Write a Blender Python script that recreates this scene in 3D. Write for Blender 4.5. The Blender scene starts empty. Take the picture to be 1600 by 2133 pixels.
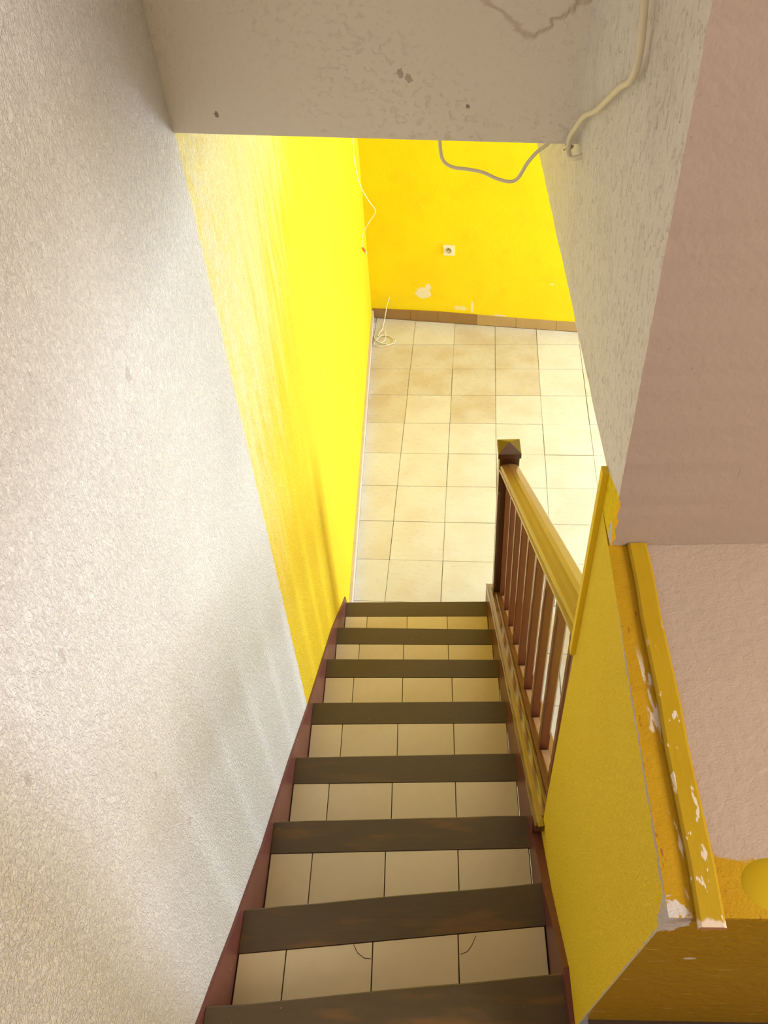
import bpy, bmesh, math, random
from mathutils import Vector, Matrix
random.seed(4)
sc = bpy.context.scene
C = sc.collection

# ------------------------------------------------------------------ camera
cam_d = bpy.data.cameras.new('camera'); cam = bpy.data.objects.new('camera', cam_d); C.objects.link(cam)
cam_d.sensor_fit = 'HORIZONTAL'; cam_d.sensor_width = 36; cam_d.lens = 36 * 1773.8 / 1600
cam_d.clip_start = 0.02
R = ((0.997611, 0.032393, -0.061009), (0.019869, 0.711332, 0.702575), (-0.066157, 0.702109, -0.70899))
cam.matrix_world = Matrix(((R[0][0], R[1][0], -R[2][0], 0.481), (R[0][1], R[1][1], -R[2][1], -2.880),
                           (R[0][2], R[1][2], -R[2][2], 3.5786), (0, 0, 0, 1)))
sc.camera = cam

# ------------------------------------------------------------------ world, light, exposure
W = bpy.data.worlds.new('world'); sc.world = W; W.use_nodes = True
bg = W.node_tree.nodes['Background']; bg.inputs['Color'].default_value = (0.80, 0.90, 1.0, 1); bg.inputs['Strength'].default_value = 1.0

def area(name, loc, target, sx, sy, power, col):
    d = bpy.data.lights.new(name, 'AREA'); d.shape = 'RECTANGLE'; d.size = sx; d.size_y = sy
    d.energy = power; d.color = col
    o = bpy.data.objects.new(name, d); C.objects.link(o); o.location = loc
    o.rotation_euler = (Vector(target) - Vector(loc)).to_track_quat('-Z', 'Y').to_euler()
    return o
area('daylight_at_garden_door', (5.15, 1.05, 1.15), (0.0, -0.9, 1.45), 0.9, 2.1, 300, (0.76, 0.86, 1.0))
area('landing_fill_light', (2.70, -3.35, 4.15), (0.0, -2.5, 2.6), 1.2, 1.0, 58, (1.0, 0.91, 0.80))  # unseen fill light, added at the landing side wall to brighten the left wall

vs = sc.view_settings
vs.view_transform = 'Standard'; vs.look = 'None'; vs.gamma = 1.0; vs.use_curve_mapping = False
vs.exposure = 0.20

# ------------------------------------------------------------------ mesh helpers
def link(name, me, m=None, parent=None):
    o = bpy.data.objects.new(name, me); C.objects.link(o)
    if m is not None:
        if isinstance(m, (list, tuple)):
            for k in m: me.materials.append(k)
        elif not me.materials: me.materials.append(m)
    if parent is not None: o.parent = parent
    return o

def obj(name, bm, m=None, parent=None, smooth=False):
    bmesh.ops.recalc_face_normals(bm, faces=bm.faces[:])
    me = bpy.data.meshes.new(name); bm.to_mesh(me); bm.free()
    if smooth:
        for p in me.polygons: p.use_smooth = True
    return link(name, me, m, parent)

def bevel(bm, w, seg=1, angle=0.5):
    es = [e for e in bm.edges if len(e.link_faces) == 2 and e.calc_face_angle(0) > angle]
    if es: bmesh.ops.bevel(bm, geom=es, offset=w, segments=seg, affect='EDGES', profile=0.5)
    return bm

def box(bm, x0, x1, y0, y1, z0, z1):
    v = [bm.verts.new(p) for p in ((x0, y0, z0), (x1, y0, z0), (x1, y1, z0), (x0, y1, z0),
                                   (x0, y0, z1), (x1, y0, z1), (x1, y1, z1), (x0, y1, z1))]
    for f in ((0, 1, 2, 3), (4, 5, 6, 7), (0, 1, 5, 4), (1, 2, 6, 5), (2, 3, 7, 6), (3, 0, 4, 7)):
        bm.faces.new([v[i] for i in f])
    return bm

def loft(bm, rings, caps=True):
    vr = [[bm.verts.new(p) for p in r] for r in rings]
    n = len(vr[0])
    for a, b in zip(vr, vr[1:]):
        for i in range(n): bm.faces.new((a[i], a[(i + 1) % n], b[(i + 1) % n], b[i]))
    if caps: bm.faces.new(vr[0]); bm.faces.new(vr[-1])
    return bm

def prism(bm, poly, z0, z1):
    return loft(bm, [[(x, y, z0) for x, y in poly], [(x, y, z1) for x, y in poly]])

def yzprism(bm, poly, xa, xb):
    "poly of (y, z); xa and xb are numbers or functions of y"
    fa = xa if callable(xa) else (lambda y: xa)
    fb = xb if callable(xb) else (lambda y: xb)
    return loft(bm, [[(fa(y), y, z) for y, z in poly], [(fb(y), y, z) for y, z in poly]])

def tube(bm, pts, r, n=8, closed=False, sub=5):
    pts = [Vector(p) for p in pts]
    P = []
    for i in range(len(pts) - 1):               # Catmull-Rom
        p0 = pts[max(i - 1, 0)]; p1 = pts[i]; p2 = pts[i + 1]; p3 = pts[min(i + 2, len(pts) - 1)]
        for k in range(sub):
            t = k / sub
            P.append(0.5 * ((2 * p1) + (p2 - p0) * t + (2 * p0 - 5 * p1 + 4 * p2 - p3) * t * t + (3 * p1 - p0 - 3 * p2 + p3) * t ** 3))
    P.append(pts[-1])
    rings = []; up = Vector((0.3, 0.2, 0.93)).normalized()
    for i, p in enumerate(P):
        t = (P[min(i + 1, len(P) - 1)] - P[max(i - 1, 0)]).normalized()
        a = t.cross(up)
        if a.length < 1e-3: a = t.cross(Vector((1, 0, 0)))
        a.normalize(); b = t.cross(a).normalized(); up = -b if b.dot(up) < 0 else b
        a = t.cross(up).normalized(); b = a.cross(t).normalized()
        rings.append([p + a * r * math.cos(q * 2 * math.pi / n) + b * r * math.sin(q * 2 * math.pi / n) for q in range(n)])
    return loft(bm, rings)

def tag(o, label, cat, group=None):
    o['label'] = label; o['category'] = cat
    if group: o['group'] = group
    return o

def struct(o, label, cat):
    o['kind'] = 'structure'; o['label'] = label; o['category'] = cat
    return o

def empty(name, loc=(0, 0, 0)):
    o = bpy.data.objects.new(name, None); C.objects.link(o); o.location = loc; o.empty_display_size = 0.05
    return o

# ------------------------------------------------------------------ material helpers
class NT:
    def __init__(s, name, rough=0.7, spec=0.3):
        s.m = bpy.data.materials.new(name); s.m.use_nodes = True
        s.t = s.m.node_tree; s.b = s.t.nodes['Principled BSDF']
        s.b.inputs['Roughness'].default_value = rough
        s.b.inputs['Specular IOR Level'].default_value = spec
        s.pos = s.n('ShaderNodeNewGeometry').outputs['Position']
        s.nor = s.t.nodes['Geometry'].outputs['Normal'] if 'Geometry' in s.t.nodes else None
    def n(s, typ, **kw):
        x = s.t.nodes.new(typ)
        for k, v in kw.items(): setattr(x, k, v)
        return x
    def set(s, sock, v):
        if isinstance(v, bpy.types.NodeSocket): s.t.links.new(v, sock)
        elif hasattr(sock.default_value, '__len__') and isinstance(v, (tuple, list)):
            sock.default_value = tuple(v) + ((1,) if len(sock.default_value) == 4 and len(v) == 3 else ())
        else: sock.default_value = v
    def math(s, op, a, b=0.0, c=None, clamp=False):
        x = s.n('ShaderNodeMath', operation=op, use_clamp=clamp)
        s.set(x.inputs[0], a); s.set(x.inputs[1], b)
        if c is not None: s.set(x.inputs[2], c)
        return x.outputs[0]
    def xyz(s, v=None):
        x = s.n('ShaderNodeSeparateXYZ'); s.set(x.inputs[0], v or s.pos); return x.outputs
    def map(s, scale=(1, 1, 1), loc=(0, 0, 0), rot=(0, 0, 0)):
        x = s.n('ShaderNodeMapping'); s.set(x.inputs['Vector'], s.pos)
        s.set(x.inputs['Scale'], scale); s.set(x.inputs['Location'], loc); s.set(x.inputs['Rotation'], rot)
        return x.outputs[0]
    def noise(s, scale, detail=3, vec=None, rough=0.5, dist=0.0):
        x = s.n('ShaderNodeTexNoise'); s.set(x.inputs['Vector'], vec or s.pos)
        x.inputs['Scale'].default_value = scale; x.inputs['Detail'].default_value = detail
        x.inputs['Roughness'].default_value = rough; x.inputs['Distortion'].default_value = dist
        return x.outputs['Fac']
    def ramp(s, v, a, b, lo=0.0, hi=1.0):
        x = s.n('ShaderNodeMapRange', interpolation_type='SMOOTHSTEP'); s.set(x.inputs[0], v)
        s.set(x.inputs[1], a); s.set(x.inputs[2], b); s.set(x.inputs[3], lo); s.set(x.inputs[4], hi)
        return x.outputs[0]
    def mix(s, f, a, b):
        x = s.n('ShaderNodeMix', data_type='RGBA'); s.set(x.inputs[0], f); s.set(x.inputs[6], a); s.set(x.inputs[7], b)
        return x.outputs[2]
    def col(s, c): s.set(s.b.inputs['Base Color'], c)
    def rough(s, v): s.set(s.b.inputs['Roughness'], v)
    def bump(s, h, dist=0.002, strength=1.0):
        x = s.n('ShaderNodeBump'); s.set(x.inputs['Height'], h)
        x.inputs['Distance'].default_value = dist; x.inputs['Strength'].default_value = strength
        s.t.links.new(x.outputs[0], s.b.inputs['Normal'])
    def blob(s, x0, y0, z0, rx, ry, rz, nz, amp=0.6):
        "1 inside a ragged ellipsoid"
        X, Y, Z = s.xyz()[:3]
        q = None
        for a, c, r in ((X, x0, rx), (Y, y0, ry), (Z, z0, rz)):
            if r is None: continue
            t = s.math('DIVIDE', s.math('SUBTRACT', a, c), r); t = s.math('MULTIPLY', t, t)
            q = t if q is None else s.math('ADD', q, t)
        d = s.math('SQRT', q)
        d = s.math('ADD', d, s.math('MULTIPLY', s.math('SUBTRACT', nz, 0.5), amp * 2))
        return s.ramp(d, 1.05, 0.95)

YEL = (0.92, 0.66, 0.006)
WHITE = (0.76, 0.72, 0.665)

def plain(name, c, rough=0.6, spec=0.3, var=0.0, scale=20, bump=0.0, metal=0.0):
    s = NT(name, rough, spec)
    if var:
        f = s.noise(scale, 4)
        s.col(s.mix(f, tuple(x * (1 - var) for x in c), tuple(min(1, x * (1 + var)) for x in c)))
        if bump: s.bump(f, bump)
    else: s.col(c)
    s.b.inputs['Metallic'].default_value = metal
    return s.m

def worm(s, sc_=88):
    a = s.noise(sc_, 3, dist=1.2, rough=0.6)
    v = s.map((1, 1.6, 0.8)); b = s.noise(sc_ * 0.8, 2, vec=v, dist=2.5)
    return s.math('ADD', s.ramp(a, 0.35, 0.68), s.math('MULTIPLY', s.ramp(b, 0.4, 0.62), 0.8))

def mat_left():
    s = NT('left_wall_paint', 0.72, 0.25)
    X, Y, Z = s.xyz()[:3]
    big = s.noise(1.6, 3); fine = s.noise(180, 3)
    w = s.mix(s.ramp(big, 0.35, 0.7), (0.72, 0.675, 0.645), (0.78, 0.74, 0.71))
    sp = s.noise(85, 2); w = s.mix(s.ramp(sp, 0.68, 0.76, 0, 0.28), w, (0.35, 0.24, 0.2))
    for (y, z, r) in ((-1.783, 2.794, 0.010), (-2.25, 2.69, 0.008), (-2.411, 2.666, 0.008), (-2.193, 2.257, 0.006), (-2.165, 2.023, 0.007)):
        w = s.mix(s.math('MULTIPLY', s.blob(0, y, z, None, r, r * 1.5, fine, 1.2), 0.35), w, (0.40, 0.30, 0.26))
    # thin yellow coat: pale where the roller ran dry, deep towards the far corner
    streak = s.noise(5.0, 4, vec=s.map((1, 4.0, 0.55)), rough=0.6)
    t = s.math('ADD', s.math('MULTIPLY', s.math('ADD', Y, 1.2), -0.95), s.math('MULTIPLY', s.math('SUBTRACT', Z, 2.2), 1.25))
    t = s.math('ADD', t, s.math('MULTIPLY', s.math('SUBTRACT', streak, 0.5), 1.8))
    far = s.ramp(Y, 1.4, 0.1)
    dry = s.math('MULTIPLY', s.ramp(t, -1.05, 0.35), far)
    y1 = s.mix(s.math('MULTIPLY', dry, 0.80), (0.85, 0.58, 0.010), (0.90, 0.80, 0.42))
    nearb = s.ramp(Y, -0.75, -1.25)
    y1 = s.mix(s.math('MULTIPLY', s.math('MULTIPLY', nearb, s.ramp(s.noise(40, 3), 0.40, 0.62)), s.ramp(Z, 1.5, 2.9, 0.05, 0.55)), y1, (0.86, 0.83, 0.66))
    y1 = s.mix(s.math('MULTIPLY', s.ramp(s.noise(3.0, 4, vec=s.map((1, 3, 0.5), loc=(0, 3, 1))), 0.45, 0.7), 0.35), y1, (0.90, 0.70, 0.03))
    edge = s.math('ADD', Y, s.math('MULTIPLY', s.math('SUBTRACT', s.noise(30, 2), 0.5), 0.012))
    s.col(s.mix(s.ramp(edge, -1.2335, -1.2285), w, y1))
    h = worm(s)
    soft = s.ramp(Y, -0.9, 0.3, 1.0, 0.35)
    s.bump(s.math('MULTIPLY', h, soft), 0.0026, 0.8)
    return s.m

def mat_back():
    s = NT('back_wall_paint', 0.55, 0.3)
    nz = s.noise(38, 3); big = s.noise(2.5, 4)
    c = s.mix(s.ramp(big, 0.3, 0.7), (0.85, 0.66, 0.004), (0.89, 0.71, 0.006))
    c = s.mix(s.math('MULTIPLY', s.ramp(s.noise(7, 4), 0.5, 0.75), 0.25), c, (0.80, 0.50, 0.01))
    for x, z, rx, rz, a, f in ((0.385, 0.235, 0.055, 0.048, 0.5, 1), (0.425, 0.285, 0.02, 0.03, 0.3, 1), (0.745, 0.14, 0.010, 0.05, 0.35, 0.75),
                               (0.66, 0.125, 0.045, 0.02, 1.3, 0.6), (0.95, 0.088, 0.05, 0.008, 0.8, 0.7), (1.30, 0.37, 0.012, 0.006, 0.5, 0.8)):
        c = s.mix(s.math('MULTIPLY', s.blob(x, 0, z, rx, None, rz, nz, a), f), c, (0.80, 0.74, 0.62))
    s.col(c); s.bump(s.math('ADD', nz, s.noise(90, 2)), 0.0015, 0.5)
    return s.m

def mat_beam():
    s = NT('beam_plaster', 0.85, 0.15)
    X, Y, Z = s.xyz()[:3]
    a = s.noise(26, 4, dist=0.8); msk = s.noise(3.2, 2); fn = s.noise(170, 3)
    c = s.mix(s.noise(2.2, 3), (0.80, 0.735, 0.62), (0.86, 0.785, 0.66))
    a2 = s.noise(75, 3, dist=0.4, vec=s.map((1, 1, 1.3))); pit = s.math('MULTIPLY', s.ramp(a2, 0.52, 0.72), s.ramp(msk, 0.42, 0.60, 0.15, 0.8))
    c = s.mix(s.math('MULTIPLY', pit, 0.22), c, (0.50, 0.33, 0.22))
    for x, z, r in ((0.081, 2.997, 0.0045), (0.542, 3.021, 0.003), (0.440, 3.063, 0.007), (0.428, 3.073, 0.006)):
        c = s.mix(s.math('MULTIPLY', s.blob(x, 0, z, r, None, r * 1.2, fn, 1.2), 0.8 if r < 0.005 else 0.5), c, (0.22, 0.13, 0.09))
    # scraped V-shaped patch at the top right
    v = s.math('ADD', s.math('MULTIPLY', s.math('ABSOLUTE', s.math('SUBTRACT', X, 0.645)), 0.75), 3.125)
    v = s.math('ADD', v, s.math('MULTIPLY', s.math('SUBTRACT', a, 0.5), 0.05))
    vv = s.math('ABSOLUTE', s.math('SUBTRACT', Z, v))
    patch = s.ramp(Z, s.math('SUBTRACT', v, 0.004), s.math('ADD', v, 0.004))
    c = s.mix(s.math('MULTIPLY', s.ramp(vv, 0.009, 0.001), 0.45), c, (0.48, 0.32, 0.22))
    s.col(c)
    h = s.math('ADD', s.math('ADD', s.math('MULTIPLY', pit, -0.8), s.math('MULTIPLY', s.noise(75, 3), 0.5)), s.math('MULTIPLY', patch, 0.8))
    s.bump(s.math('ADD', h, s.math('MULTIPLY', s.ramp(msk, 0.4, 0.7), a)), 0.0045, 0.55)
    return s.m

def mat_right():
    "white plaster on the stair side, pinkish plaster on the side that faces the landing, yellow at the foot of the corner"
    s = NT('right_wall_paint', 0.8, 0.2)
    X, Y, Z = s.xyz()[:3]
    nx, ny, nz_ = s.xyz(s.nor)[:3]
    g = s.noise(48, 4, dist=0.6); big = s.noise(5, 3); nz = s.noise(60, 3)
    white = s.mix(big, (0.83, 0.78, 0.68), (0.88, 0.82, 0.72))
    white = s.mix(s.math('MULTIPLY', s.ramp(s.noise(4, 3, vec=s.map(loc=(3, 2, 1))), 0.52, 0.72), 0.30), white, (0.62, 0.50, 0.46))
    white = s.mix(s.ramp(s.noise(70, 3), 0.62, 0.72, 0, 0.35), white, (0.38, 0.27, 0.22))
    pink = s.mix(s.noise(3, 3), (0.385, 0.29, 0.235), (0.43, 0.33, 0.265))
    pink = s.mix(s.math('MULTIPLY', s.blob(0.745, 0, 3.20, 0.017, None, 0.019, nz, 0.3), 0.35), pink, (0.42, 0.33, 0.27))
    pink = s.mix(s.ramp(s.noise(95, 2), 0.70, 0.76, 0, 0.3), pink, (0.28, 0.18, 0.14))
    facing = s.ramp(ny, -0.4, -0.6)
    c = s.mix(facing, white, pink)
    zz = s.math('ADD', Z, s.math('MULTIPLY', s.math('SUBTRACT', nz, 0.5), 0.02))
    low = s.math('MULTIPLY', s.ramp(s.math('SUBTRACT', zz, s.math('MULTIPLY', s.math('SUBTRACT', -1.94, Y), 0.30)), 2.717, 2.712), s.ramp(Y, -1.938, -1.942))
    notp = s.math('SUBTRACT', 1.0, facing)
    c = s.mix(s.math('MULTIPLY', low, notp), c, YEL)
    xx = s.math('ADD', X, s.math('MULTIPLY', s.math('SUBTRACT', nz, 0.5), 0.012))
    c = s.mix(s.math('MULTIPLY', s.math('MULTIPLY', s.ramp(xx, 0.7315, 0.7305), s.ramp(zz, 2.735, 2.728)), facing), c, (0.75, 0.42, 0.01))
    c = s.mix(s.math('MULTIPLY', s.blob(0, -2.02, 2.655, None, 0.012, 0.02, nz, 0.4), notp), c, (0.66, 0.63, 0.60))
    s.col(c)
    pits = s.ramp(s.noise(62, 4, vec=s.map((1, 1.5, 0.8)), dist=0.5), 0.56, 0.66)
    hh = s.math('ADD', s.math('ADD', g, s.math('MULTIPLY', s.noise(120, 3), 0.8)), s.math('MULTIPLY', s.math('MULTIPLY', pits, -0.7), notp))
    s.bump(s.math('MULTIPLY', hh, s.mix(facing, (1, 1, 1), (0.22, 0.22, 0.22))), 0.0045, 0.75)
    return s.m

def mat_parapet():
    s = NT('parapet_paint', 0.6, 0.3)
    X, Y, Z = s.xyz()[:3]
    nx, ny, nz_ = s.xyz(s.nor)[:3]
    nz = s.noise(55, 3, dist=0.5); big = s.noise(4, 3)
    yel = s.mix(big, (0.94, 0.655, 0.015), (0.98, 0.71, 0.03))
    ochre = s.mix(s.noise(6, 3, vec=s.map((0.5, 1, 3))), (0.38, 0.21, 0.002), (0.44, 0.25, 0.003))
    pink = s.mix(s.noise(9, 4), (0.46, 0.355, 0.28), (0.53, 0.41, 0.325))
    pink = s.mix(s.ramp(s.noise(130, 3), 0.69, 0.75, 0, 0.5), pink, (0.36, 0.20, 0.13))
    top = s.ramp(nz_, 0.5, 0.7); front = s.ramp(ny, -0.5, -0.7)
    # the top: yellow along the stair edge and along the front edge, pink between
    ex = s.math('ADD', X, s.math('MULTIPLY', s.math('SUBTRACT', nz, 0.5), 0.008))
    ey = s.math('ADD', Y, s.math('MULTIPLY', s.math('SUBTRACT', nz, 0.5), 0.03))
    ytop = s.math('MAXIMUM', s.ramp(ex, 0.770, 0.767), s.ramp(ey, -2.486, -2.490))
    orange = s.mix(s.noise(14, 3), (0.48, 0.265, 0.003), (0.55, 0.325, 0.006))
    orange = s.mix(s.math('MULTIPLY', s.ramp(s.noise(50, 2, vec=s.map((2.2, 0.6, 1))), 0.66, 0.70), 0.8), orange, (0.35, 0.12, 0.01))
    chip = s.math('MULTIPLY', s.ramp(s.noise(20, 4, vec=s.map((3.5, 0.7, 1))), 0.56, 0.60), s.ramp(s.math('ABSOLUTE', s.math('SUBTRACT', ex, 0.738)), 0.009, 0.005))
    chip = s.math('MULTIPLY', chip, s.ramp(Y, -2.2, -2.26))
    orange = s.mix(chip, orange, (0.78, 0.68, 0.55))
    ctop = s.mix(ytop, pink, orange)
    # plaster showing along the worn top edge
    worn = s.math('MULTIPLY', s.ramp(s.math('ADD', Z, s.math('MULTIPLY', s.math('SUBTRACT', nz, 0.5), 0.02)), 2.628, 2.634), s.ramp(Y, -2.12, -2.25))
    cside = s.mix(s.math('MULTIPLY', worn, s.math('SUBTRACT', 1.0, top)), yel, (0.62, 0.55, 0.48))
    corner = s.blob(0.712, -2.548, 2.615, 0.022, 0.024, 0.034, s.noise(80, 3), 0.7)
    streaks = s.math('MULTIPLY', s.ramp(s.noise(10, 2, vec=s.map((2.0, 1, 14), loc=(5, 0, 0))), 0.70, 0.73), 0.7)
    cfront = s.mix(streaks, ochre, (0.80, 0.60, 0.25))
    cfront = s.mix(s.blob(0.775, 0, 2.43, 0.008, None, 0.006, nz, 0.5), cfront, (0.7, 0.62, 0.5))
    fz = s.math('ADD', Z, s.math('MULTIPLY', s.math('SUBTRACT', s.noise(60, 3, vec=s.map((1, 1, 0.6))), 0.5), 0.022))
    cfront = s.mix(s.ramp(fz, 2.633, 2.636), cfront, orange)
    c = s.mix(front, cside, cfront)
    lean = s.math('ADD', -2.55 + 0.124 * 2.64, s.math('MULTIPLY', Z, -0.124))
    de = s.math('ADD', s.math('SUBTRACT', Y, lean), s.math('MULTIPLY', s.math('SUBTRACT', s.noise(70, 3), 0.5), 0.012))
    c = s.mix(s.math('MULTIPLY', s.math('MULTIPLY', s.ramp(de, 0.0040, 0.0025), s.math('SUBTRACT', 1.0, front)), s.ramp(X, 0.722, 0.720)), c, (0.66, 0.58, 0.42))
    c = s.mix(top, c, ctop)
    c = s.mix(corner, c, (0.66, 0.60, 0.56))
    s.col(c)
    s.rough(s.mix(front, (0.7,) * 3, (0.45,) * 3))
    s.bump(s.math('ADD', nz, s.math('MULTIPLY', s.math('MULTIPLY', worm(s, 110), 0.9), s.math('MULTIPLY', s.math('SUBTRACT', 1.0, front), s.math('SUBTRACT', 1.0, s.math('MULTIPLY', top, 0.85))))), 0.0024, 0.65)
    return s.m

def mat_floor_tile(k):
    s = NT('floor_tile_glaze', 0.30, 0.45)
    o = (k * 3.1, k * 1.7, 0)
    a = s.noise(4.5, 4, vec=s.map(loc=o)); b = s.noise(28, 3, vec=s.map(loc=o, scale=(1, 1.8, 1), rot=(0, 0, 0.6)))
    c = s.mix(s.ramp(a, 0.38, 0.68), ((0.60, 0.56, 0.52), (0.66, 0.645, 0.635), (0.68, 0.675, 0.68))[k], ((0.53, 0.45, 0.35), (0.62, 0.57, 0.52), (0.64, 0.61, 0.58))[k])
    s.col(c); s.rough(s.ramp(b, 0.3, 0.7, 0.25, 0.42)); s.bump(s.math('ADD', b, s.math('MULTIPLY', a, 0.5)), 0.003, 0.25)
    return s.m

def mat_nosing():
    s = NT('nosing_paint', 0.42, 0.35)
    X, Y, Z = s.xyz()[:3]
    a = s.noise(7, 4, vec=s.map((0.7, 3.2, 1), loc=(2, 1, 0))); b = s.noise(60, 3, vec=s.map((0.4, 2, 1)))
    c = s.mix(b, (0.085, 0.056, 0.028), (0.115, 0.078, 0.040))
    c = s.mix(s.math('MULTIPLY', s.math('MULTIPLY', s.ramp(a, 0.50, 0.70), s.ramp(Y, -1.2, -2.1)), 0.8), c, (0.20, 0.10, 0.028))
    sp = s.noise(160, 1); c = s.mix(s.ramp(sp, 0.80, 0.82, 0, 0.8), c, (0.5, 0.45, 0.4))
    s.col(c); s.rough(s.ramp(b, 0.2, 0.8, 0.34, 0.55)); s.bump(b, 0.0006, 0.5)
    return s.m

def mat_maroon():
    s = NT('skirting_paint', 0.38, 0.4)
    a = s.noise(18, 3)
    c = s.mix(a, (0.13, 0.036, 0.028), (0.17, 0.052, 0.040))
    sp = s.noise(90, 2); c = s.mix(s.ramp(sp, 0.755, 0.775, 0, 0.9), c, (0.7, 0.62, 0.6))
    s.col(c); s.bump(s.noise(60, 3), 0.001, 0.4)
    return s.m

def mat_wood(name, c0, c1, rough=0.3, axis=(6, 6, 0.6)):
    s = NT(name, rough, 0.5)
    g = s.noise(16, 4, vec=s.map(axis), dist=0.6)
    s.col(s.mix(g, c0, c1)); s.bump(g, 0.0006, 0.4)
    s.b.inputs['Coat Weight'].default_value = 0.35; s.b.inputs['Coat Roughness'].default_value = 0.2
    return s.m

def mat_strip():
    s = NT('ledge_board_paint', 0.5, 0.35)
    X, Y, Z = s.xyz()[:3]
    nz = s.noise(45, 3, vec=s.map((2.5, 0.8, 1)))
    c = s.mix(s.noise(12, 3), (0.46, 0.28, 0.003), (0.52, 0.345, 0.008))
    c = s.mix(s.math('MULTIPLY', s.ramp(nz, 0.63, 0.66), s.ramp(Y, -2.15, -2.3)), c, (0.76, 0.66, 0.52))
    end = s.ramp(s.math('ADD', Y, s.math('MULTIPLY', s.math('SUBTRACT', nz, 0.5), 0.02)), -2.553, -2.557)
    c = s.mix(end, c, (0.78, 0.64, 0.50))
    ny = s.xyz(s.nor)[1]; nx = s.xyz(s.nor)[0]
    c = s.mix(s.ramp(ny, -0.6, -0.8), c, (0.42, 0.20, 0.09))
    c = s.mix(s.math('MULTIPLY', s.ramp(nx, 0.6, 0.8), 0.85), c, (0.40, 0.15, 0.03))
    s.col(c); s.bump(nz, 0.0015, 0.5)
    return s.m

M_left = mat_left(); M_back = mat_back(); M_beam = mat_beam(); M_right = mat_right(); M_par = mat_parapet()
M_ft = [mat_floor_tile(k) for k in range(3)]
M_grout = plain('grout', (0.27, 0.22, 0.17), 0.9, 0.1, 0.2, 60)
M_nos = mat_nosing(); M_mar = mat_maroon()
M_st = [plain('step_tile_glaze', c, 0.33, 0.4, 0.05, 35, 0.0004) for c in ((0.66, 0.53, 0.33), (0.69, 0.56, 0.36), (0.64, 0.51, 0.32))]
M_conc = plain('step_concrete', (0.16, 0.085, 0.05), 0.8, 0.2, 0.25, 30, 0.001)
M_rail = mat_wood('handrail_varnish', (0.20, 0.095, 0.030), (0.27, 0.135, 0.045), 0.28, (8, 0.8, 1))
M_brail = mat_wood('bottom_rail_varnish', (0.14, 0.065, 0.02), (0.18, 0.085, 0.028), 0.22, (5, 0.8, 1))
M_bal = mat_wood('baluster_varnish', (0.15, 0.048, 0.022), (0.21, 0.068, 0.03), 0.35, (8, 8, 0.8))
M_post = mat_wood('newel_varnish', (0.055, 0.018, 0.010), (0.085, 0.03, 0.015), 0.28, (8, 8, 0.8))
M_fil = mat_wood('fillet_varnish', (0.30, 0.15, 0.07), (0.42, 0.25, 0.15), 0.3, (5, 3, 3))
M_base = mat_wood('base_rail_varnish', (0.17, 0.065, 0.025), (0.28, 0.12, 0.045), 0.4, (5, 3, 3))
M_bbd = [plain('baseboard_tile_brown', (0.30, 0.17, 0.06), 0.4, 0.4, 0.15, 14), plain('baseboard_tile_tan', (0.46, 0.31, 0.13), 0.4, 0.4, 0.1, 14)]
M_bbl = plain('baseboard_tile_pale', (0.62, 0.54, 0.46), 0.4, 0.4, 0.1, 20)
M_strip = mat_strip()
M_plast = plain('white_plastic', (0.80, 0.78, 0.70), 0.35, 0.4)
M_hole = plain('dark_hole', (0.03, 0.02, 0.015), 0.8, 0.1)
M_cable = plain('cable_sheath', (0.84, 0.77, 0.56), 0.45, 0.35, 0.06, 60)
M_wire = plain('thin_wire_sheath', (0.85, 0.80, 0.62), 0.45, 0.35)
M_orange = plain('orange_plastic', (0.80, 0.12, 0.01), 0.4, 0.4)
M_metal = plain('plug_metal', (0.35, 0.30, 0.24), 0.35, 0.5, metal=0.8)
M_ceil = plain('ceiling_paint', (0.78, 0.75, 0.70), 0.9, 0.1, 0.03, 5)
M_warm = plain('landing_paint', (0.74, 0.66, 0.56), 0.9, 0.1, 0.03, 5)
M_bead = plain('yellow_bead_paint', (0.88, 0.62, 0.02), 0.5, 0.3, 0.04, 30)
M_dark = plain('dark_floor_edge', (0.05, 0.03, 0.015), 0.6, 0.2)

# ------------------------------------------------------------------ setting: walls
XL = -0.012
H = 0.2135                                        # rise of one step
LAND = 9 * H - 0.035
DB = Vector((0.982, -0.187)).normalized()         # direction of the back wall and of the beam
BW0 = Vector((XL, 2.777)); BN = Vector((0.187, 0.982)).normalized()
def back(s, off=0.0):                             # a point on the back wall, s metres from the corner
    return BW0 + DB * s - BN * off
bm0 = Vector((XL, -1.242))
def beam(s, off=0.0): return bm0 + DB * s + BN * off

bm = bmesh.new(); box(bm, -0.16, XL, -4.7, 3.0, -0.05, 5.1)
struct(obj('wall_left', bm, M_left), 'tall rough left wall, white near the stairs top and yellow beyond a vertical line', 'wall')

bm = bmesh.new()
p = [back(0), back(5.3), back(5.3, -0.15), back(0, -0.15)]
prism(bm, [tuple(q) for q in p], -0.05, 2.97)
struct(obj('wall_back', bm, M_back), 'yellow far wall of the lower room with a socket and a peeled patch', 'wall')

bm = bmesh.new()
p = [beam(0), beam(0.85), beam(0.85, 0.20), beam(0, 0.20)]
prism(bm, [tuple(q) for q in p], 2.961, 5.1)
bevel(bm, 0.004, 1)
struct(obj('wall_front', bm, M_beam), 'beige plastered beam face across the top of the stairwell', 'wall')

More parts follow.
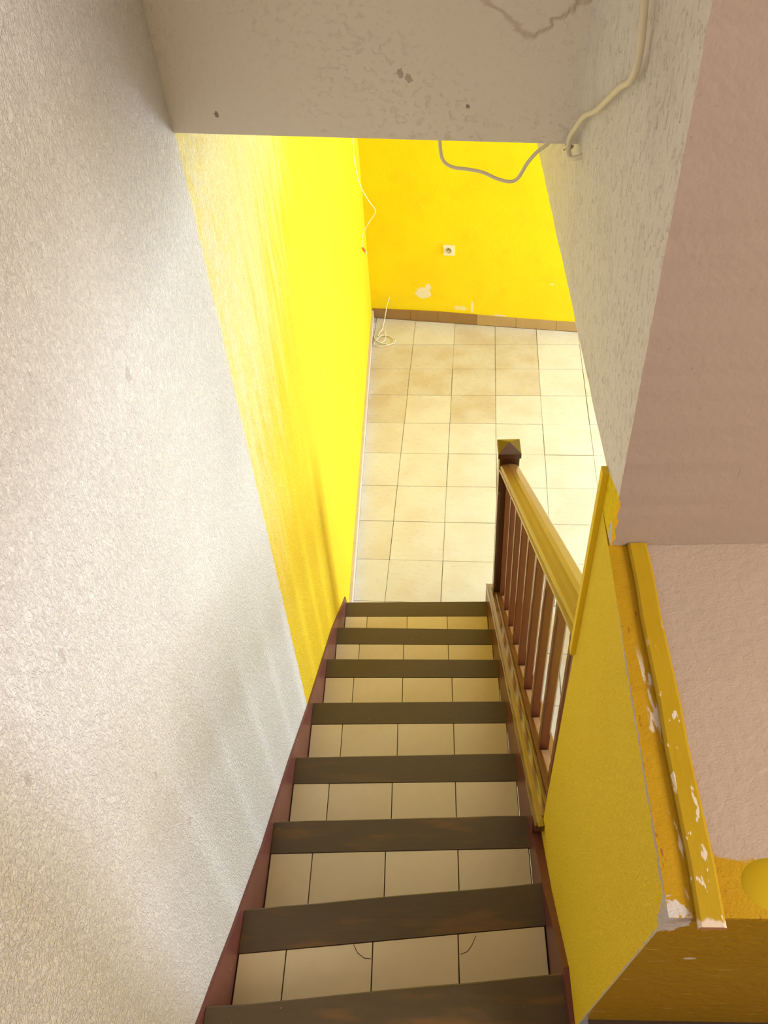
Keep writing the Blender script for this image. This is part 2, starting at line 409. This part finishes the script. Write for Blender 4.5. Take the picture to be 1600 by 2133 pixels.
# right wall above the opening
def xr(y): return 0.728 + 0.006 * (y + 1.9)
def xlow(y): return 0.728 + 0.03 * (y + 1.9)
bm = bmesh.new()
random.seed(9)
def rag(pts, amp, step=0.03):
    out = []
    for a, b in zip(pts, pts[1:]):
        n = max(1, int((Vector(b) - Vector(a)).length / step))
        for k in range(n):
            t = k / n
            j = 0 if k == 0 else random.uniform(-amp, amp)
            out.append((a[0] + (b[0] - a[0]) * t + j, a[1] + (b[1] - a[1]) * t + j))
    out.append(pts[-1]); return out
pl = rag([(-2.03, 2.641), (-2.03, 5.1)], 0.0005, 0.02) + [(2.56, 5.1)] + rag([(2.56, 2.71), (-1.942, 2.712)], 0.003) + [(-1.942, 2.641)]
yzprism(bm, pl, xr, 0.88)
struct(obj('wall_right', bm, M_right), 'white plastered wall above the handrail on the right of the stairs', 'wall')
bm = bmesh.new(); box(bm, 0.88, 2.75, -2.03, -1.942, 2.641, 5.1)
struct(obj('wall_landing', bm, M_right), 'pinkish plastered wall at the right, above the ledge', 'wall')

# parapet: yellow stair side, pink ledge on top, dark yellow front
def yfar(z): return -1.89 - 0.04 * max(z - 1.35, 0)
def ylean(z): return -2.55 + 0.124 * (2.64 - z) if z < 2.64 else -2.55
bm = bmesh.new()
rings = []
for z in (-0.02, 1.0, 1.5, 1.76, 2.05, 2.35, 2.50, 2.60, 2.64):
    yn = ylean(z)
    rings.append([(xlow(-1.9), yfar(z), z), (xlow(-2.2), -2.2, z), (xlow(-2.4), -2.4 if yn < -2.41 else yn + 0.01, z), (xlow(yn), yn, z), (2.75, yn, z), (2.75, yfar(z), z)])
loft(bm, rings)
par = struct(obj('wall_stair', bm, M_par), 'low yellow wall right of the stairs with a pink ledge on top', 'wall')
# rounded lump of yellow plaster at the right end of the front edge
bm = bmesh.new(); bmesh.ops.create_icosphere(bm, subdivisions=3, radius=1.0)
for v in bm.verts:
    v.co = Vector((0.828 + v.co.x * 0.046, -2.516 + v.co.y * 0.036, 2.632 + v.co.z * 0.014))
lump = obj('plaster_lump', bm, plain('lump_paint', (0.56, 0.38, 0.006), 0.5, 0.3, 0.1, 20), par, smooth=True)

# painted board lying on the ledge
bm = bmesh.new()
rings = []
for k in range(9):
    t = k / 8; y = -2.032 - t * 0.530
    x0 = 0.752 - 0.016 * t; x1 = 0.779 - 0.015 * t
    w = 0.001 * math.sin(k * 2.1)
    rings.append([(x0 + w, y, 2.6415), (x1 + w, y, 2.6415), (x1 + w, y, 2.6465), (x1 - 0.003 + w, y, 2.6485), (x0 + 0.003 + w, y, 2.6485), (x0 + w, y, 2.6465)])
loft(bm, rings)
struct(obj('trim_1', bm, M_strip), 'chipped yellow board strip lying along the pink ledge', 'trim')

# vertical bead on the end of the wall above the handrail
bm = bmesh.new(); loft(bm, [[(0.7185, yfar(z) - .012, z), (0.7275, yfar(z) - .012, z), (0.7275, yfar(z) + .003, z), (0.7185, yfar(z) + .003, z)] for z in (2.235, 2.5, 2.718)]); bevel(bm, 0.003, 2)
struct(obj('trim_2', bm, M_bead), 'thin yellow bead down the wall end above the handrail', 'trim')

# the rest of the shell
bm = bmesh.new()
c4 = beam(4.2); c0 = beam(0.0, 0.20)
prism(bm, [tuple(beam(0, 0.2)), tuple(beam(0.85, 0.2)), (0.88, -1.9), (5.1, -1.9), tuple(back(5.2)), tuple(back(0))], 2.97, 3.10)
struct(obj('ceiling', bm, M_ceil), 'pale ceiling of the lower room', 'ceiling')
bm = bmesh.new(); box(bm, -0.16, 2.9, -4.7, -0.9, 5.1, 5.2)
struct(obj('ceiling_upper', bm, M_ceil), 'pale ceiling high over the stairwell', 'ceiling')
bm = bmesh.new(); box(bm, 2.75, 2.9, -4.7, -3.95, 1.9, 5.1); box(bm, 2.75, 2.9, -2.75, -1.9, 1.9, 5.1); box(bm, 2.75, 2.9, -3.95, -2.75, 1.9, 3.65); box(bm, 2.75, 2.9, -3.95, -2.75, 4.65, 5.1)
struct(obj('wall_upper', bm, M_warm), 'pale side wall of the landing with an opening added for the fill light', 'wall')
bm = bmesh.new()     # wall behind the camera
box(bm, XL, 2.75, -4.70, -4.60, LAND - 0.1, 5.1)
struct(obj('wall_rear', bm, M_warm), 'pale blank wall behind the landing', 'wall')
bm = bmesh.new()     # lower room: right wall with a wide door opening
box(bm, 5.0, 5.1, -1.9, 0.50, 0, 2.97); box(bm, 5.0, 5.1, 1.60, 1.80, 0, 2.97); box(bm, 5.0, 5.1, 0.50, 1.60, 2.30, 2.97)
struct(obj('wall_side', bm, M_ceil), 'pale wall of the lower room with a wide door opening', 'wall')
bm = bmesh.new(); box(bm, 0.80, 5.1, -2.0, -1.9, 0, 2.97)
struct(obj('wall_under', bm, M_ceil), 'pale wall closing the lower room below the landing', 'wall')

bm = bmesh.new(); box(bm, 1.35, 5.0, -0.15, -0.03, 0.001, 0.45); bevel(bm, 0.01, 2)  # unseen block, added to keep door light off the floor beside the stairs
struct(obj('shade_blocker', bm, M_ceil), 'unseen low pale block added to shade the floor beside the stairs', 'wall')

# ------------------------------------------------------------------ floor and its tiles
bm = bmesh.new(); prism(bm, [(XL, -2.6), (5.1, -2.6), tuple(back(5.18)), tuple(back(0))], -0.05, -0.004)
floor = struct(obj('floor', bm, M_grout), 'beige ceramic tile floor of the lower room', 'floor')
def clip(poly, px, py, nx, ny):                   # keep (p - P).n >= 0
    out = []
    for i in range(len(poly)):
        a, b = poly[i], poly[(i + 1) % len(poly)]
        da = (a[0] - px) * nx + (a[1] - py) * ny; db = (b[0] - px) * nx + (b[1] - py) * ny
        if da >= 0: out.append(a)
        if da * db < 0:
            t = da / (da - db); out.append((a[0] + (b[0] - a[0]) * t, a[1] + (b[1] - a[1]) * t))
    return out
U = Vector((0.9985, -0.0543)); V = Vector((0.0543, 0.9985)); O = Vector((0.020, 2.700)); T = 0.30
def tile_poly(c, r, g=0.0016):
    j = [random.uniform(-0.0012, 0.0012) for _ in range(2)]
    q = [O + U * (cc * T + j[0]) - V * (rr * T + j[1]) for cc, rr in ((c + g / T, r + g / T), (c + 1 - g / T, r + g / T), (c + 1 - g / T, r + 1 - g / T), (c + g / T, r + 1 - g / T))]
    q = [tuple(p) for p in q]
    q = clip(q, 0.0055, 0, 1, 0)
    b = back(0, 0.014); q = clip(q, b.x, b.y, -BN.x, -BN.y) if q else q
    q = clip(q, 5.0, 0, -1, 0) if q else q
    return clip(q, 0, -1.89, 0, 1) if q else q
rest = bmesh.new()
random.seed(21)
for r in range(-1, 16):
    for c in range(-1, 18):
        q = tile_poly(c, r)
        if len(q) < 3: continue
        ar = abs(sum(q[i][0] * q[(i + 1) % len(q)][1] - q[(i + 1) % len(q)][0] * q[i][1] for i in range(len(q)))) / 2
        if ar < 0.0004: continue
        xm = sum(p[0] for p in q) / len(q); ym = sum(p[1] for p in q) / len(q)
        if xm < 2.0 and not (xm < 0.70 and ym < -0.45) and ym > -1.6:
            b = bmesh.new(); dz = random.uniform(-0.0006, 0.0006)
            prism(b, q, -0.006, dz + 0.0)
            bevel(b, 0.0012, 1)
            k = 0 if (r <= 2 and c <= 3) else random.choice((1, 2, 2))  # darker tone in the far corner: its weaker light painted into the tiles
            if r <= 3 and c <= 2: k = random.choice((0, 0, 1))
            obj('tile', b, M_ft[k], floor)
        elif xm > 2.0 or ym < -0.45:
            prism(rest, q, -0.006, 0.0)
o = obj('tile_field', rest, M_ft[2], floor); o['kind'] = 'stuff'

# baseboards
bb = empty('baseboard_back', (*back(0), 0)); struct(bb, 'brown and tan tile skirting along the foot of the yellow back wall', 'baseboard')
cuts = [0.012, 0.305, 0.515, 0.808, 1.099, 1.392, 1.69, 1.99, 2.29]
tops = [0.076, 0.085, 0.089, 0.084, 0.079, 0.077, 0.077, 0.077, 0.077]
for i in range(len(cuts) - 1):
    a, b = cuts[i] + 0.001, cuts[i + 1] - 0.001
    b_ = bmesh.new()
    p = [back(a), back(b), back(b, 0.010), back(a, 0.010)]
    z0, z1 = tops[i], tops[i + 1]
    lo = [(q.x - back(0).x, q.y - back(0).y, 0.0005) for q in p]
    hi = [(lo[0][0], lo[0][1], z0), (lo[1][0], lo[1][1], z1), (lo[2][0], lo[2][1], z1), (lo[3][0], lo[3][1], z0)]
    loft(b_, [lo, hi]); bevel(b_, 0.0012, 1)
    obj('tile', b_, M_bbd[0 if i < 3 else 1], bb)
bb = empty('baseboard_left', (XL, 2.76, 0)); struct(bb, 'pale tile skirting along the foot of the yellow left wall', 'baseboard')
y = 2.755
while y > -0.10:
    y1 = max(y - 0.30, -0.17)
    b_ = bmesh.new(); box(b_, 0.0, 0.0165, y1 - 2.76 + 0.001, y - 2.76 - 0.001, 0.0005, 0.07); bevel(b_, 0.0015, 1)
    obj('tile', b_, M_bbl, bb); y = y1

# ------------------------------------------------------------------ staircase
stair = empty('staircase', (0, -0.184, 0))
tag(stair, 'straight flight of cream tiled steps with dark brown painted nosings', 'staircase')
# front edge of every nosing: y at the left end and at the right end
FR = [(-0.184, -0.190), (-0.502, -0.522), (-0.826, -0.836), (-1.170, -1.168), (-1.509, -1.495), (-1.824, -1.802), (-2.139, -2.071), (-2.402, -2.332), (-2.665, -2.60)]
BK = [(-0.275, -0.283), (-0.596, -0.609), (-0.918, -0.924), (-1.261, -1.258), (-1.601, -1.591), (-1.915, -1.895), (-2.237, -2.168), (-2.505, -2.44), (-2.76, -2.70)]
JT = [(0.107, 0.306, 0.504), (0.103, 0.303, 0.504), (0.114, 0.314, 0.514), (0.111, 0.312, 0.513), (0.112, 0.312, 0.511), (0.113, 0.313, 0.510), (0.107, 0.306, 0.502), (0.11, 0.31, 0.51)]
XS0, XS1 = -0.0035, 0.7035
def ly(pair, x): return pair[0] + (pair[1] - pair[0]) * (x / 0.70)
oy = 0.184
def loc(poly): return [(x, y + oy) for x, y in poly]
for i in range(8):
    zt = H * (i + 1)
    nf = FR[i + 1]
    b = bmesh.new()
    xo = 0.7035
    prism(b, loc([(XL + 0.001, ly(FR[i], XL) - 0.006), (xo, ly(FR[i], xo) - 0.006), (xo, ly(nf, xo) - 0.006), (XL + 0.001, ly(nf, XL) - 0.006)]), 0.0, zt - 0.012)
    step = obj('step', b, M_conc, stair)
    if i == 6: step_7 = step
    # nosing board
    b = bmesh.new(); rings = []
    for k in range(9):
        x = XS0 + (XS1 - XS0) * k / 8
        yf = ly(FR[i], x) + oy + random.uniform(-0.0015, 0.0015) * (i > 4); yb = ly(BK[i], x) + oy
        rings.append([(x, yf, zt - 0.030), (x, yf, zt - 0.003), (x, yf - 0.003, zt), (x, yb, zt), (x, yb, zt - 0.0118), (x, yf - 0.0058, zt - 0.0118), (x, yf - 0.0058, zt - 0.030)])
    loft(b, rings); obj('nosing', b, M_nos, step)
    xs = [XS0 + 0.001] + list(JT[i]) + [XS1 - 0.002]
    for a, c in zip(xs, xs[1:]):
        a += 0.0014; c -= 0.0014; b = bmesh.new()
        back_y = lambda x: ly(nf, x) + 0.0 - 0.005
        prism(b, loc([(a, ly(BK[i], a) - 0.002), (c, ly(BK[i], c) - 0.002), (c, back_y(c)), (a, back_y(a))]), zt - 0.0118, zt - 0.001 + random.uniform(-0.0004, 0.0004))
        bevel(b, 0.001, 1)
        obj('tile', b, random.choice(M_st), step)
# hairline cracks in two tiles of the seventh step
M_crack = plain('crack_line', (0.10, 0.06, 0.035), 0.9, 0.1)
def crack(step, pts):
    b = bmesh.new(); z = 7 * H - 0.0006; w = 0.0007
    for (x0, y0), (x1, y1) in zip(pts, pts[1:]):
        d = Vector((x1 - x0, y1 - y0)).normalized(); n_ = Vector((-d.y, d.x)) * w
        prism(b, [(x0 - n_.x, y0 - n_.y + oy), (x1 - n_.x, y1 - n_.y + oy), (x1 + n_.x, y1 + n_.y + oy), (x0 + n_.x, y0 + n_.y + oy)], z - 0.0015, z + 0.0002)
    obj('crack', b, M_crack, step)
crack(step_7, [(0.262, -2.215), (0.272, -2.232), (0.288, -2.243), (0.303, -2.244)])
crack(step_7, [(0.507, -2.232), (0.522, -2.226), (0.533, -2.212), (0.543, -2.192)])
# upper landing
bm = bmesh.new()
prism(bm, [(XL, ly(FR[8], XL)), (0.7035, ly(FR[8], 0.70)), (0.7035, -2.555), (2.75, -2.555), (2.75, -4.6), (XL, -4.6)], LAND - 0.25, LAND - 0.004)
struct(obj('floor_landing', bm, M_conc), 'brown landing floor at the top of the stairs', 'floor')
bm = bmesh.new()
loft(bm, [[(x, -2.56, LAND - 0.004), (x, -2.44, LAND - 0.004), (x, -2.44, LAND - 0.004 + 0.006), (x, -2.56 + 0.09, LAND - 0.004 + 0.006)] for x in (0.72, 2.75)])
struct(obj('baseboard_landing', bm, M_dark), 'dark skirting edge at the foot of the dark yellow wall', 'baseboard')

# stair skirtings
def skirt(name, top, xa, xb, side):
    "board whose foot follows the steps; built from cross-sections along y, from the bottom step up"
    def topz(y):
        for (ya, za), (yb, zb) in zip(top, top[1:]):
            if yb <= y <= ya and ya > yb: return za + (zb - za) * (ya - y) / (ya - yb)
        return top[-1][1]
    jump = [FR[i][side] - 0.0062 for i in range(8)]
    ys = sorted(set([p[0] for p in top] + jump), reverse=True)
    def tread(y, after):
        k = sum(1 for j in jump if (y <= j if after else y < j))
        return H * k - 0.0005 if k else 0.0006
    secs = []
    for y in ys:
        for after in ((False, True) if y in jump else (True,)):
            zb = tread(y, after); zt = max(topz(y), zb + 0.002)
            A = xa(y) if callable(xa) else xa; B = xb(y) if callable(xb) else xb
            secs.append([(A, y + oy, zb), (B, y + oy, zb), (B, y + oy, zt), (A, y + oy, zt)])
    b = bmesh.new(); loft(b, secs); return obj(name, b, M_mar, stair)
sk = skirt('skirting', [(-0.165, 0.20), (-0.172, 0.242), (-0.222, 0.275), (-0.605, 0.558), (-0.93, 0.755), (-1.231, 0.936), (-1.569, 1.158), (-1.929, 1.372), (-2.214, 1.572), (-2.345, 1.672), (-2.435, 1.735), (-2.56, 1.83)], XL + 0.0003, -0.0045, 0)
sk['label'] = 'maroon painted skirting board against the white wall'
cb = skirt('curb', [(-0.10, 0.225), (-1.0, 0.835), (-1.885, 1.432), (-1.90, 1.385), (-2.10, 1.53), (-2.33, 1.742), (-2.43, 1.765), (-2.50, 1.80)], 0.7037, lambda y: 0.727 if y > -1.95 else xlow(y) - 0.0002, 1)
cb['label'] = 'reddish brown curb on the right side of the treads'

# ------------------------------------------------------------------ balustrade
bal = empty('balustrade', (0.7725, -0.177, 0.0)); OB = Vector((0.7725, -0.177, 0.0))
tag(bal, 'varnished dark wood stair railing with a square newel post and slanting handrail', 'railing')
def rel(rings): return [[tuple(Vector(p) - OB) for p in r] for r in rings]
# slanting bars: profile (x, n) swept along the slope
def sweep(name, prof, y0, z0, y1, slope, mat, parent, cap_round=0.0, smooth=False):
    "profile n is vertical height over the line z = z0 - slope (y - y0)"
    rings = []
    n = 24
    for k in range(n + 1):
        y = y0 + (y1 - y0) * k / n
        z = z0 - slope * (y - y0)
        rings.append([(x, y, z + h) for x, h in prof])
    if cap_round:
        cx = sum(p[0] for p in prof) / len(prof); ch = min(p[1] for p in prof)
        y = y0 + cap_round; z = z0 - slope * cap_round
        rings.insert(0, [(cx + (x - cx) * 0.7, y, z + ch + (h - ch) * 0.7) for x, h in prof])
    b = bmesh.new(); loft(b, rel(rings)); return obj(name, b, mat, parent, smooth)
# handrail
hp = [(-.026, -.030), (.026, -.030), (.028, -.012), (.038, -.010), (.0415, -.004), (.0405, .003), (.035, .006), (.0345, .010), (.038, .014), (.038, .020), (.033, .027), (.022, .031),
      (.010, .035), (-.004, .036), (-.012, .033), (-.022, .031), (-.033, .027), (-.038, .020), (-.038, .014), (-.0345, .010), (-.035, .006), (-.0405, .003), (-.0415, -.004), (-.038, -.010), (-.028, -.012)]
hr = sweep('handrail', [(0.7725 + x, h) for x, h in hp], -0.2195, 1.1305, -1.918, 0.655, M_rail, bal)
hr['label'] = 'wide moulded handrail, golden brown on top'
def hz(y): return 1.1305 - 0.655 * (y + 0.2195)
# bottom rail
def bz(y): return 0.235 - 0.678 * (y + 0.09)
bp = [(.704, -.030), (.748, -.030), (.748, 0.000), (.7465, .003), (.7435, .003), (.742, 0.000), (.740, -.003), (.7345, -.001), (.725, .0015), (.716, -.001), (.7115, -.003), (.710, 0.000), (.708, .003), (.705, .003), (.7030, 0.0)]
br = sweep('bottom_rail', [(x, h) for x, h in bp], -0.10, bz(-0.10), -1.884, 0.678, M_brail, bal, cap_round=0.014)
bp2 = [(.704, -.030), (.7265, -.030), (.7265, .0015), (.725, .0015), (.716, -.001), (.7115, -.003), (.710, 0.000), (.708, .003), (.705, .003), (.7030, 0.0)]
sweep('bottom_rail', bp2, -1.8845, bz(-1.8845), -1.925, 0.678, M_brail, bal)
br['label'] = 'flat bottom rail with raised beads along both edges'
base = sweep('base_rail', [(.7485, -.20), (.815, -.20), (.815, -.008), (.812, -.004), (.752, -.004), (.7485, -.008)], -0.2205, bz(-0.2205), -1.889, 0.678, M_base, bal)
base['label'] = 'brown rail under the balusters'
# newel post
def sq(cx, cy, hx, ch, z, hy=None):
    hy = hy or hx
    return [(cx - hx + ch, cy - hy, z), (cx + hx - ch, cy - hy, z), (cx + hx, cy - hy + ch, z), (cx + hx, cy + hy - ch, z), (cx + hx - ch, cy + hy, z), (cx - hx + ch, cy + hy, z), (cx - hx, cy + hy - ch, z), (cx - hx, cy - hy + ch, z)]
post = bmesh.new(); cx, cy = 0.7725, -0.177
loft(post, rel([sq(cx, cy, .0415, c, z) for z, c in ((0.001, .001), (0.34, .001), (0.365, .009), (0.98, .009), (1.005, .001), (1.188, .001))]))
post = obj('newel_post', post, M_post, bal)
b = bmesh.new()
loft(b, rel([sq(cx, cy, h, .0008, z) for z, h in ((1.1885, .0425), (1.195, .0455), (1.196, .0475), (1.220, .0475), (1.224, .0445), (1.245, .003))]))
obj('post_cap', b, M_post, bal)['label'] = 'pyramid cap of the newel post'
# balusters
bw = 0.0145
for k in range(9):
    yn = -0.268 - 0.187 * k; yc = yn + bw; xc = 0.7615 + bw
    zf = bz(yn) - 0.004
    zt = hz(yc) - 0.031 + 0.655 * 0.0
    r = []
    for z, c in ((zf + 0.001, .0006), (zf + 0.075, .0006), (zf + 0.092, .0045), (zt - 0.10, .0045), (zt - 0.085, .0006)):
        r.append(sq(xc, yc, bw, c, z))
    top = sq(xc, yc, bw, .0006, 0.0); r.append([(x, y, hz(y) - 0.0305) for x, y, _ in top])
    bot = sq(xc, yc, bw, .0006, 0.0)
    r[0] = [(x, y, max(bz(y) - 0.0035, zf - 0.02)) for x, y, _ in bot]
    b = bmesh.new(); loft(b, rel(r)); obj('baluster', b, M_bal, bal)
    # fillet block between this foot and the next one below
    if k < 8:
        ya = yc - bw - 0.012; yb_ = ya - 0.187 + 2 * bw + 0.024
        b = bmesh.new()
        loft(b, rel([[(xc - .009, ya, bz(ya) - .0038), (xc + .009, ya, bz(ya) - .0038), (xc + .009, ya, bz(ya) + .003), (xc - .009, ya, bz(ya) + .003)],
                     [(xc - .009, yb_, bz(yb_) - .0038), (xc + .009, yb_, bz(yb_) - .0038), (xc + .009, yb_, bz(yb_) + .020), (xc - .009, yb_, bz(yb_) + .020)]]))
        obj('fillet', b, M_fil, bal)

# ------------------------------------------------------------------ wall socket
sp = back(0.6, 0.0); sk_ = empty('wall_socket', (sp.x, sp.y, 0.592))
tag(sk_, 'square cream power socket on the yellow back wall', 'socket')
ang = math.atan2(DB.y, DB.x); sk_.rotation_euler = (0, 0, ang)
b = bmesh.new(); box(b, -0.0385, 0.0385, -0.010, -0.0005, -0.0385, 0.0385); bevel(b, 0.003, 2); obj('plate', b, M_plast, sk_)
def disc(name, r, y0, y1, m, cx=0, cz=0, n=20, parent=sk_):
    b = bmesh.new(); loft(b, [[(cx + r * math.cos(a * 2 * math.pi / n), y, cz + r * math.sin(a * 2 * math.pi / n)) for a in range(n)] for y in (y0, y1)])
    return obj(name, b, m, parent)
b = bmesh.new(); n = 24
ring = lambda r, y: [(r * math.cos(a * 2 * math.pi / n), y, r * math.sin(a * 2 * math.pi / n)) for a in range(n)]
loft(b, [ring(.0215, -.0101), ring(.0215, -.0135), ring(.0195, -.0135), ring(.0190, -.0104)]); obj('rim', b, plain('socket_rim', (0.52, 0.47, 0.33), 0.4), sk_)
for px, pz in ((-0.010, 0.003), (0.011, 0.003)): disc('pin_hole', 0.0034, -0.0112, -0.0101, M_hole, px, pz, 12)
disc('earth_pin', 0.0036, -0.0165, -0.0101, M_hole, 0.0, 0.013, 12)

# ------------------------------------------------------------------ cables
XC = 0.7165
b = bmesh.new()
tube(b, [(XC, -1.76, 3.42), (XC, -1.79, 3.33), (XC, -1.815, 3.285), (XC, -1.822, 3.237), (XC, -1.797, 3.205), (XC, -1.743, 3.179), (XC, -1.665, 3.135), (XC, -1.597, 3.097),
         (XC, -1.505, 3.055), (XC, -1.441, 3.015), (XC - .003, -1.405, 2.985), (XC - .004, -1.397, 2.962), (XC - .002, -1.415, 2.952), (XC + .004, -1.432, 2.958), (XC + .018, -1.438, 2.964)], 0.0046, 8)
cb1 = obj('power_cable', b, M_cable, None, True)
tag(cb1, 'thick cream cable running down the white wall to the beam corner', 'cable')
b = bmesh.new()
def bp_(s, off, z): p = beam(s, off); return (p.x, p.y, z)
tube(b, [bp_(.505, .055, 2.957), bp_(.505, .05, 2.935), bp_(.510, .05, 2.905), bp_(.528, .05, 2.892), bp_(.555, .05, 2.889), bp_(.585, .05, 2.884), bp_(.612, .05, 2.873), bp_(.637, .05, 2.868), bp_(.652, .05, 2.876),
         bp_(.668, .05, 2.905), bp_(.685, .05, 2.926), bp_(.70, .05, 2.938), bp_(.718, .055, 2.9565)], 0.0034, 8)
cb2 = obj('loose_cable', b, M_cable, None, True)
tag(cb2, 'cream cable sagging in a loop below the beam, in front of the yellow back wall', 'cable')
# broken clip beside the corner
b = bmesh.new()
for a in ((-.014, .004), (-.010, -.006), (-.016, -.002)):
    q = [(0.722, -1.392, 2.962), (0.722 + a[0] * .6, -1.390, 2.960 + a[1]), (0.722 + a[0], -1.388, 2.957 + a[1] * 1.5)]
    tube(b, q, 0.0014, 5)
cl = obj('cable_clip', b, M_metal); tag(cl, 'broken brown cable clip at the corner where beam meets white wall', 'clip')

# thin hanging wire with orange plug
hw = empty('hanging_wire', (0.006, 2.2, 2.955)); OH = Vector((0.006, 2.2, 2.955))
tag(hw, 'thin cream wire hanging in the corner with an orange plug at its end', 'wire')
b = bmesh.new()
tube(b, [Vector(p) - OH for p in ((0.02, 2.2, 2.962), (0.012, 2.2, 2.3), (0.009, 2.2, 1.60), (0.006, 2.2, 1.462), (0.029, 2.2, 1.299), (0.075, 2.2, 1.195), (0.112, 2.2, 1.125), (0.068, 2.2, 1.057), (0.020, 2.2, 0.975), (0.008, 2.2, 0.905), (0.012, 2.2, 0.880))], 0.0030, 6)
obj('cord', b, M_wire, hw, True)
def seg(name, a, c, r0, r1, m, par, o, n=10):
    a = Vector(a); c = Vector(c); t = (c - a).normalized(); u = t.cross(Vector((0, 1, 0))).normalized(); v = t.cross(u)
    b = bmesh.new(); loft(b, [[tuple(p + (u * math.cos(q * 2 * math.pi / n) + v * math.sin(q * 2 * math.pi / n)) * r - o) for q in range(n)] for p, r in ((a, r0), (c, r1))])
    return obj(name, b, m, par)
seg('plug_body', (0.010, 2.2, 0.884), (0.024, 2.2, 0.858), .0065, .0085, M_orange, hw, OH)['label'] = 'orange plug body'
seg('plug_tip', (0.0245, 2.2, 0.857), (0.034, 2.2, 0.838), .0055, .0045, M_metal, hw, OH)
seg('plug_ring', (0.028, 2.2, 0.850), (0.030, 2.2, 0.846), .0072, .0072, M_plast, hw, OH)

# wire coming out of the wall and coiled on the floor
b = bmesh.new()
Zc = 0.0042
hp0 = back(0.144, -0.004)
pts = [(hp0.x, hp0.y, 0.181), (0.128, 2.738, 0.172), (0.112, 2.732, 0.130), (0.098, 2.716, 0.07), (0.086, 2.685, 0.022), (0.076, 2.64, 0.0045), (0.072, 2.600, Zc), (0.050, 2.556, Zc), (0.034, 2.50, Zc), (0.040, 2.44, Zc + .003), (0.075, 2.415, Zc + .004),
       (0.10, 2.455, Zc + .006), (0.098, 2.53, Zc + .006), (0.085, 2.575, Zc + .006), (0.058, 2.545, Zc + .006), (0.046, 2.50, Zc + .003), (0.075, 2.515, Zc), (0.12, 2.500, Zc), (0.156, 2.455, Zc), (0.150, 2.405, Zc), (0.105, 2.378, Zc), (0.050, 2.372, Zc), (0.020, 2.395, Zc), (0.026, 2.435, Zc + .002),
       (0.07, 2.50, Zc + .007), (0.13, 2.49, Zc + .004), (0.172, 2.445, Zc + .002), (0.160, 2.400, Zc + .002), (0.115, 2.388, Zc + .004), (0.060, 2.410, Zc + .007), (0.030, 2.445, Zc + .007), (0.014, 2.50, Zc + .002), (0.006, 2.535, Zc)]
tube(b, pts, 0.0030, 6)
w = obj('coiled_wire', b, M_wire, None, True)
tag(w, 'thin cream wire from the back wall coiled on the floor tiles in the corner', 'wire')
